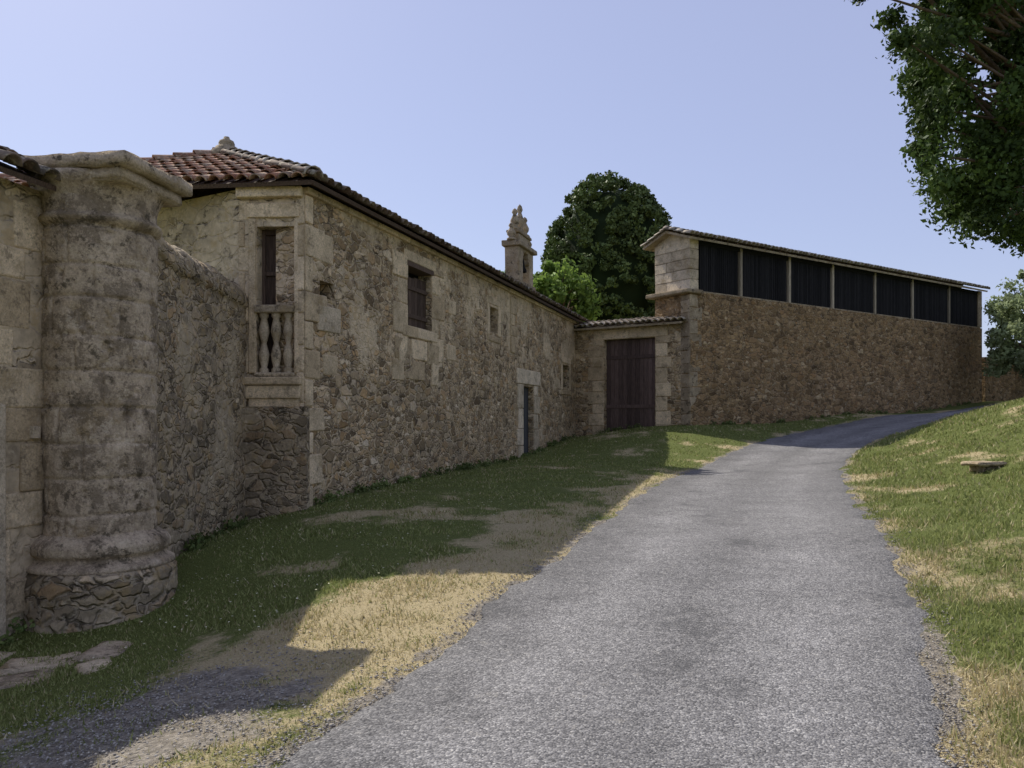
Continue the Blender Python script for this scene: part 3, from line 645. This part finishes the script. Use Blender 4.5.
for v_ in bm.verts:
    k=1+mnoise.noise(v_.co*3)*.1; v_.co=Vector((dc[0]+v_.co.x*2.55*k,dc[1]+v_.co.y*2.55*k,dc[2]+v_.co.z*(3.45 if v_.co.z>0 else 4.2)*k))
me=bpy.data.meshes.new('crown_dark_core'); bm.to_mesh(me); bm.free(); fin(bpy.data.objects.new('crown_dark_core',me),M_INNER,dt,True)  # solid dark core, added so no sky shows through the leaves
tubes('trunk',[([(dc[0],dc[1],.8),(dc[0],dc[1],3.),(dc[0],dc[1],9)],[.35,.3,.15])],M_BARK,dt)
def bush(name,base,c,rad,n,npc,size,mat,rr=(.3,.6),shell=.1):
    e=empty(name); C=[];R=[]
    for i in range(n):
        d=rng.normal(size=3); d/=np.linalg.norm(d); C.append(np.array(c)+d*np.array(rad)*rng.uniform(.3,1)**.5); R.append(rng.uniform(*rr))
    leaves('leaf_crown',C,R,npc,size,mat,e,shell=shell)
    sg=[([base,((base[0]+c[0])/2,(base[1]+c[1])/2,(base[2]+c[2])/2),tuple(c)],[.2,.14,.06])]
    for i in range(0,n,4): sg.append(([tuple((np.array(base)*.4+np.array(c)*.6)),tuple((C[i]+np.array(c))/2),tuple(C[i])],[.06,.035,.012]))
    tubes('trunk_and_limbs',sg,M_BARK,e,q=6); return e
bush('fig_tree',(1.6,35,1.2),(1.9,35,6.7),(1.6,1.4,1.7),60,110,.2,M_LIGHT)
bush('fig_tree.001',(-.6,34,1.2),(-.1,34,6.7),(1.1,1.0,1.3),26,90,.2,M_LIGHT)
bush('willow_tree',(23.0,34.4,2.4),(22.3,33.8,5.2),(2.2,2.0,2.7),130,120,.15,M_WIL,rr=(.25,.5))
bush('willow_tree.001',(27,38,2.4),(27,38,5.8),(3.2,2.6,3.4),80,90,.22,M_WIL)
# ================================================================ GRASS
def onground(x,y):
    wallx=np.interp(y,[3,4.2,7.4,8.6,11.8,11.96,28.4],[-5.7,-5.5,-4.78,-4.0,-4.0,-3.05,2.25])
    ok=(x>wallx)&(np.hypot(x-cc[0],y-cc[1])>.72)
    onroad=(x>np.interp(y,La[:,1],La[:,0])+.03)&(x<np.interp(y,Ra[:,1],Ra[:,0])-.03)
    lim=np.interp(x,[2.2,5.7,21.6],[28.4,26.0,36.7])
    return ok&~onroad&(y<lim-.05)
N=430000
th=rng.uniform(-.66,.66,N); r=3.2*np.exp(rng.random(N)**.85*np.log(34/3.2)); gx=r*np.sin(th); gy=r*np.cos(th)
k=onground(gx,gy); gx=gx[k];gy=gy[k];r=r[k]
gd,gi=masks(gx,gy)
right=dist_right(gx,gy)>0
clump=fbm(gx*2.5,gy*2.5,o=3,s=77)
keep=rng.random(len(gx))<(1-.93*np.clip(gi*1.5,0,1))*(1-.45*gd*(~right))*(.55+.9*(clump-.2))
gx=gx[keep];gy=gy[keep];r=r[keep];gd=gd[keep];right=right[keep];clump=clump[keep]
gz=T(gx,gy)-.01; n=len(gx)
h=np.where(right,.022+.055*rng.random(n)*np.clip(clump*1.8,.3,1.6),.016+.032*rng.random(n)*np.clip(clump*1.8,.4,1.5))*(1+.012*r)
wd=(.0022+.0008*r)*(.7+.6*rng.random(n)); a=rng.uniform(0,2*math.pi,n); ln=rng.normal(0,.7,n)*h; a2=rng.uniform(0,2*math.pi,n)
V=np.stack([np.stack([gx-np.cos(a)*wd,gy-np.sin(a)*wd,gz],-1),np.stack([gx+np.cos(a)*wd,gy+np.sin(a)*wd,gz],-1),np.stack([gx+np.cos(a2)*ln,gy+np.sin(a2)*ln,gz+h],-1)],1).reshape(-1,3)
gm,nt,b=newmat('grass_blades'); ad=nd(nt,'ShaderNodeAttribute',attribute_name='dry').outputs['Fac']
rn=nt.nodes.new('ShaderNodeNewGeometry').outputs['Random Per Island']
g=mix(nt,rn,(.13,.175,.035),(.33,.37,.12)); d=mix(nt,rn,(.40,.32,.16),(.68,.59,.37))
c=mix(nt,ad,g,d); setc(nt,b,c); b.inputs['Roughness'].default_value=.7
t=nd(nt,'ShaderNodeBsdfTranslucent'); nt.links.new(c,t.inputs[0]); ms=nd(nt,'ShaderNodeMixShader',{0:.3}); nt.links.new(b.outputs[0],ms.inputs[1]); nt.links.new(t.outputs[0],ms.inputs[2])
nt.links.new(ms.outputs[0],[q for q in nt.nodes if q.type=='OUTPUT_MATERIAL'][0].inputs[0])
dd=np.clip(np.where(rng.random(n)<np.clip((gd-.2)*1.25,0.10,.86),.75+.25*rng.random(n),.0+.3*rng.random(n)*gd+.1),0,1)
fast('grass',V,np.arange(3*n).reshape(n,3),gm,attrs={'dry':np.repeat(dd,3)})
nf=420; fx=rng.uniform(-3.6,.8,nf); fy=rng.uniform(6.5,15,nf); kk=onground(fx,fy)&(dist_left(fx,fy)>1.4); fx=fx[kk];fy=fy[kk]; fz=T(fx,fy)+.05
FV=[];nf=len(fx)
for i in range(6): FV.append(np.stack([fx+.011*math.cos(i*math.pi/3),fy+.011*math.sin(i*math.pi/3),fz+rng.normal(0,.002,nf)],-1))
fm,nt,b=newmat('daisy_petals'); b.inputs['Base Color'].default_value=(.75,.72,.5,1)
fast('daisy_flowers',np.stack(FV,1).reshape(-1,3),np.arange(6*nf).reshape(nf,6),fm)
wc=[]
for (F,a,b_,n_) in ((FA,.2,17.5,70),(FLW,.9,3.2,16),(FG,.0,3.4,8),(FK,.2,18,40),(FL,2.8,3.6,5)):
    for i in range(n_):
        s=rng.uniform(a,b_); p=F.W(s,rng.uniform(.04,.16),0); wc.append((p[0],p[1],float(T(p[0],p[1]))+rng.uniform(.0,.07)))
M_WEED=leafmat('weed_leaves',(.08,.12,.03),(.20,.24,.08),.2)
leaves('wall_foot_weeds',wc,rng.uniform(.07,.20,len(wc)),60,.05,M_WEED,None,shell=0.)
def pebbles(name,x,y,s,mat,zoff=0.):
    n=len(x); base=np.array([(1,0,0),(-1,0,0),(0,1,0),(0,-1,0),(0,0,1),(0,0,-1)],float)
    f=np.array([(0,2,4),(2,1,4),(1,3,4),(3,0,4),(2,0,5),(1,2,5),(3,1,5),(0,3,5)])
    V=base[None]*(s[:,None]*(.6+.6*rng.random((n,3))))[:,None,:]*np.array([1,1,.6]); a=rng.uniform(0,6.28,n)
    X=V[...,0]*np.cos(a)[:,None]-V[...,1]*np.sin(a)[:,None]; Y=V[...,0]*np.sin(a)[:,None]+V[...,1]*np.cos(a)[:,None]
    z=T(x,y)+zoff
    P_=np.stack([X+x[:,None],Y+y[:,None],V[...,2]+z[:,None]+s[:,None]*.3],-1).reshape(-1,3)
    fast(name,P_,(f[None]+6*np.arange(n)[:,None,None]).reshape(-1,3),mat)
mp,nt,b=newmat('gravel_stone'); rn=nt.nodes.new('ShaderNodeNewGeometry').outputs['Random Per Island']
setc(nt,b,ramp(nt,rn,[(0,(.15,.135,.12)),(.5,(.30,.275,.235)),(1,(.46,.43,.37))]))
n=9000; i=(rng.random(n)**1.7*620+90).astype(int); side=rng.random(n)<.5; off=np.abs(rng.normal(0,.14,n))
px=np.where(side,La[i,0]-dv[i,0]*(off-.06),Ra[i,0]+dv[i,0]*(off-.06)); py=np.where(side,La[i,1]-dv[i,1]*(off-.06),Ra[i,1]+dv[i,1]*(off-.06))
n2=6000; qx=rng.normal(-2.05,.55,n2); qy=rng.normal(4.6,.75,n2); kk=dist_left(qx,qy)>.1; qx=qx[kk];qy=qy[kk]
ax=np.r_[px,qx];ay=np.r_[py,qy]; pebbles('gravel',ax,ay,.004+.010*rng.random(len(ax))**2,mp,.006)
fs=empty('flagstones')
for i,(x,y,sx,sy,rt) in enumerate(((-3.95,6.75,.62,.42,.3),(-3.5,6.95,.35,.5,.1),(-4.35,6.4,.5,.5,-.2),(-3.85,6.25,.45,.35,.5),(-4.6,6.9,.4,.5,.0),(-4.3,5.8,.6,.4,.2),(-3.35,6.45,.28,.3,.7))):
    rough('flag%d'%i,(x,y,float(T(x,y))-.015),(sx,sy,.07),M_BAL if i%2==0 else M_COLM,fs,rot=rt,amp=.02,seed=i,cuts=6,bev=.015)
rough('stone_slab',(8.25,14.0,float(T(8.25,14.))+.12),(.62,.42,.07),M_GRAND,None,rot=.3,amp=.018,seed=9,cuts=8,bev=.015)
rough('field_stone',(8.3,14.05,float(T(8.3,14.05))+.01),(.4,.3,.2),M_GRAND,None,rot=.1,amp=.05,seed=11,cuts=8,bev=.04)
# ================================================================ LIGHT, SKY, CAMERA
vdir=Vector((.60,-.735,-1.)).normalized()
sd=bpy.data.lights.new('sun','SUN'); sd.energy=5.0; sd.angle=math.radians(.53); sd.color=(1,.945,.85)
so=bpy.data.objects.new('sun',sd); COL.objects.link(so); so.rotation_euler=vdir.to_track_quat('-Z','Y').to_euler()
w=bpy.data.worlds.new('World'); scene.world=w; w.use_nodes=True; nt=w.node_tree; nt.nodes.clear()
sk=nt.nodes.new('ShaderNodeTexSky'); sk.sky_type='NISHITA'; sk.sun_disc=False; sk.sun_elevation=math.radians(46.5); sk.sun_rotation=math.radians(-39.2)
sk.air_density=1.0; sk.dust_density=.8; sk.ozone_density=1.3; sk.altitude=300
hz=mix(nt,.60,sk.outputs[0],(3.3,3.4,5.1))
bg=nt.nodes.new('ShaderNodeBackground'); bg.inputs[1].default_value=.15
nt.links.new(hz,bg.inputs[0]); ow=nt.nodes.new('ShaderNodeOutputWorld'); nt.links.new(bg.outputs[0],ow.inputs[0])
cam=bpy.data.cameras.new('camera'); cam.lens=28.125; cam.sensor_width=36; cam.shift_y=.035; cam.clip_end=4000; cam.clip_start=.1
cobj=bpy.data.objects.new('camera',cam); COL.objects.link(cobj); cobj.location=(0,0,1.6); cobj.rotation_euler=(math.radians(90),0,0); scene.camera=cobj
scene.view_settings.view_transform='Standard'; scene.view_settings.look='None'; scene.view_settings.exposure=0
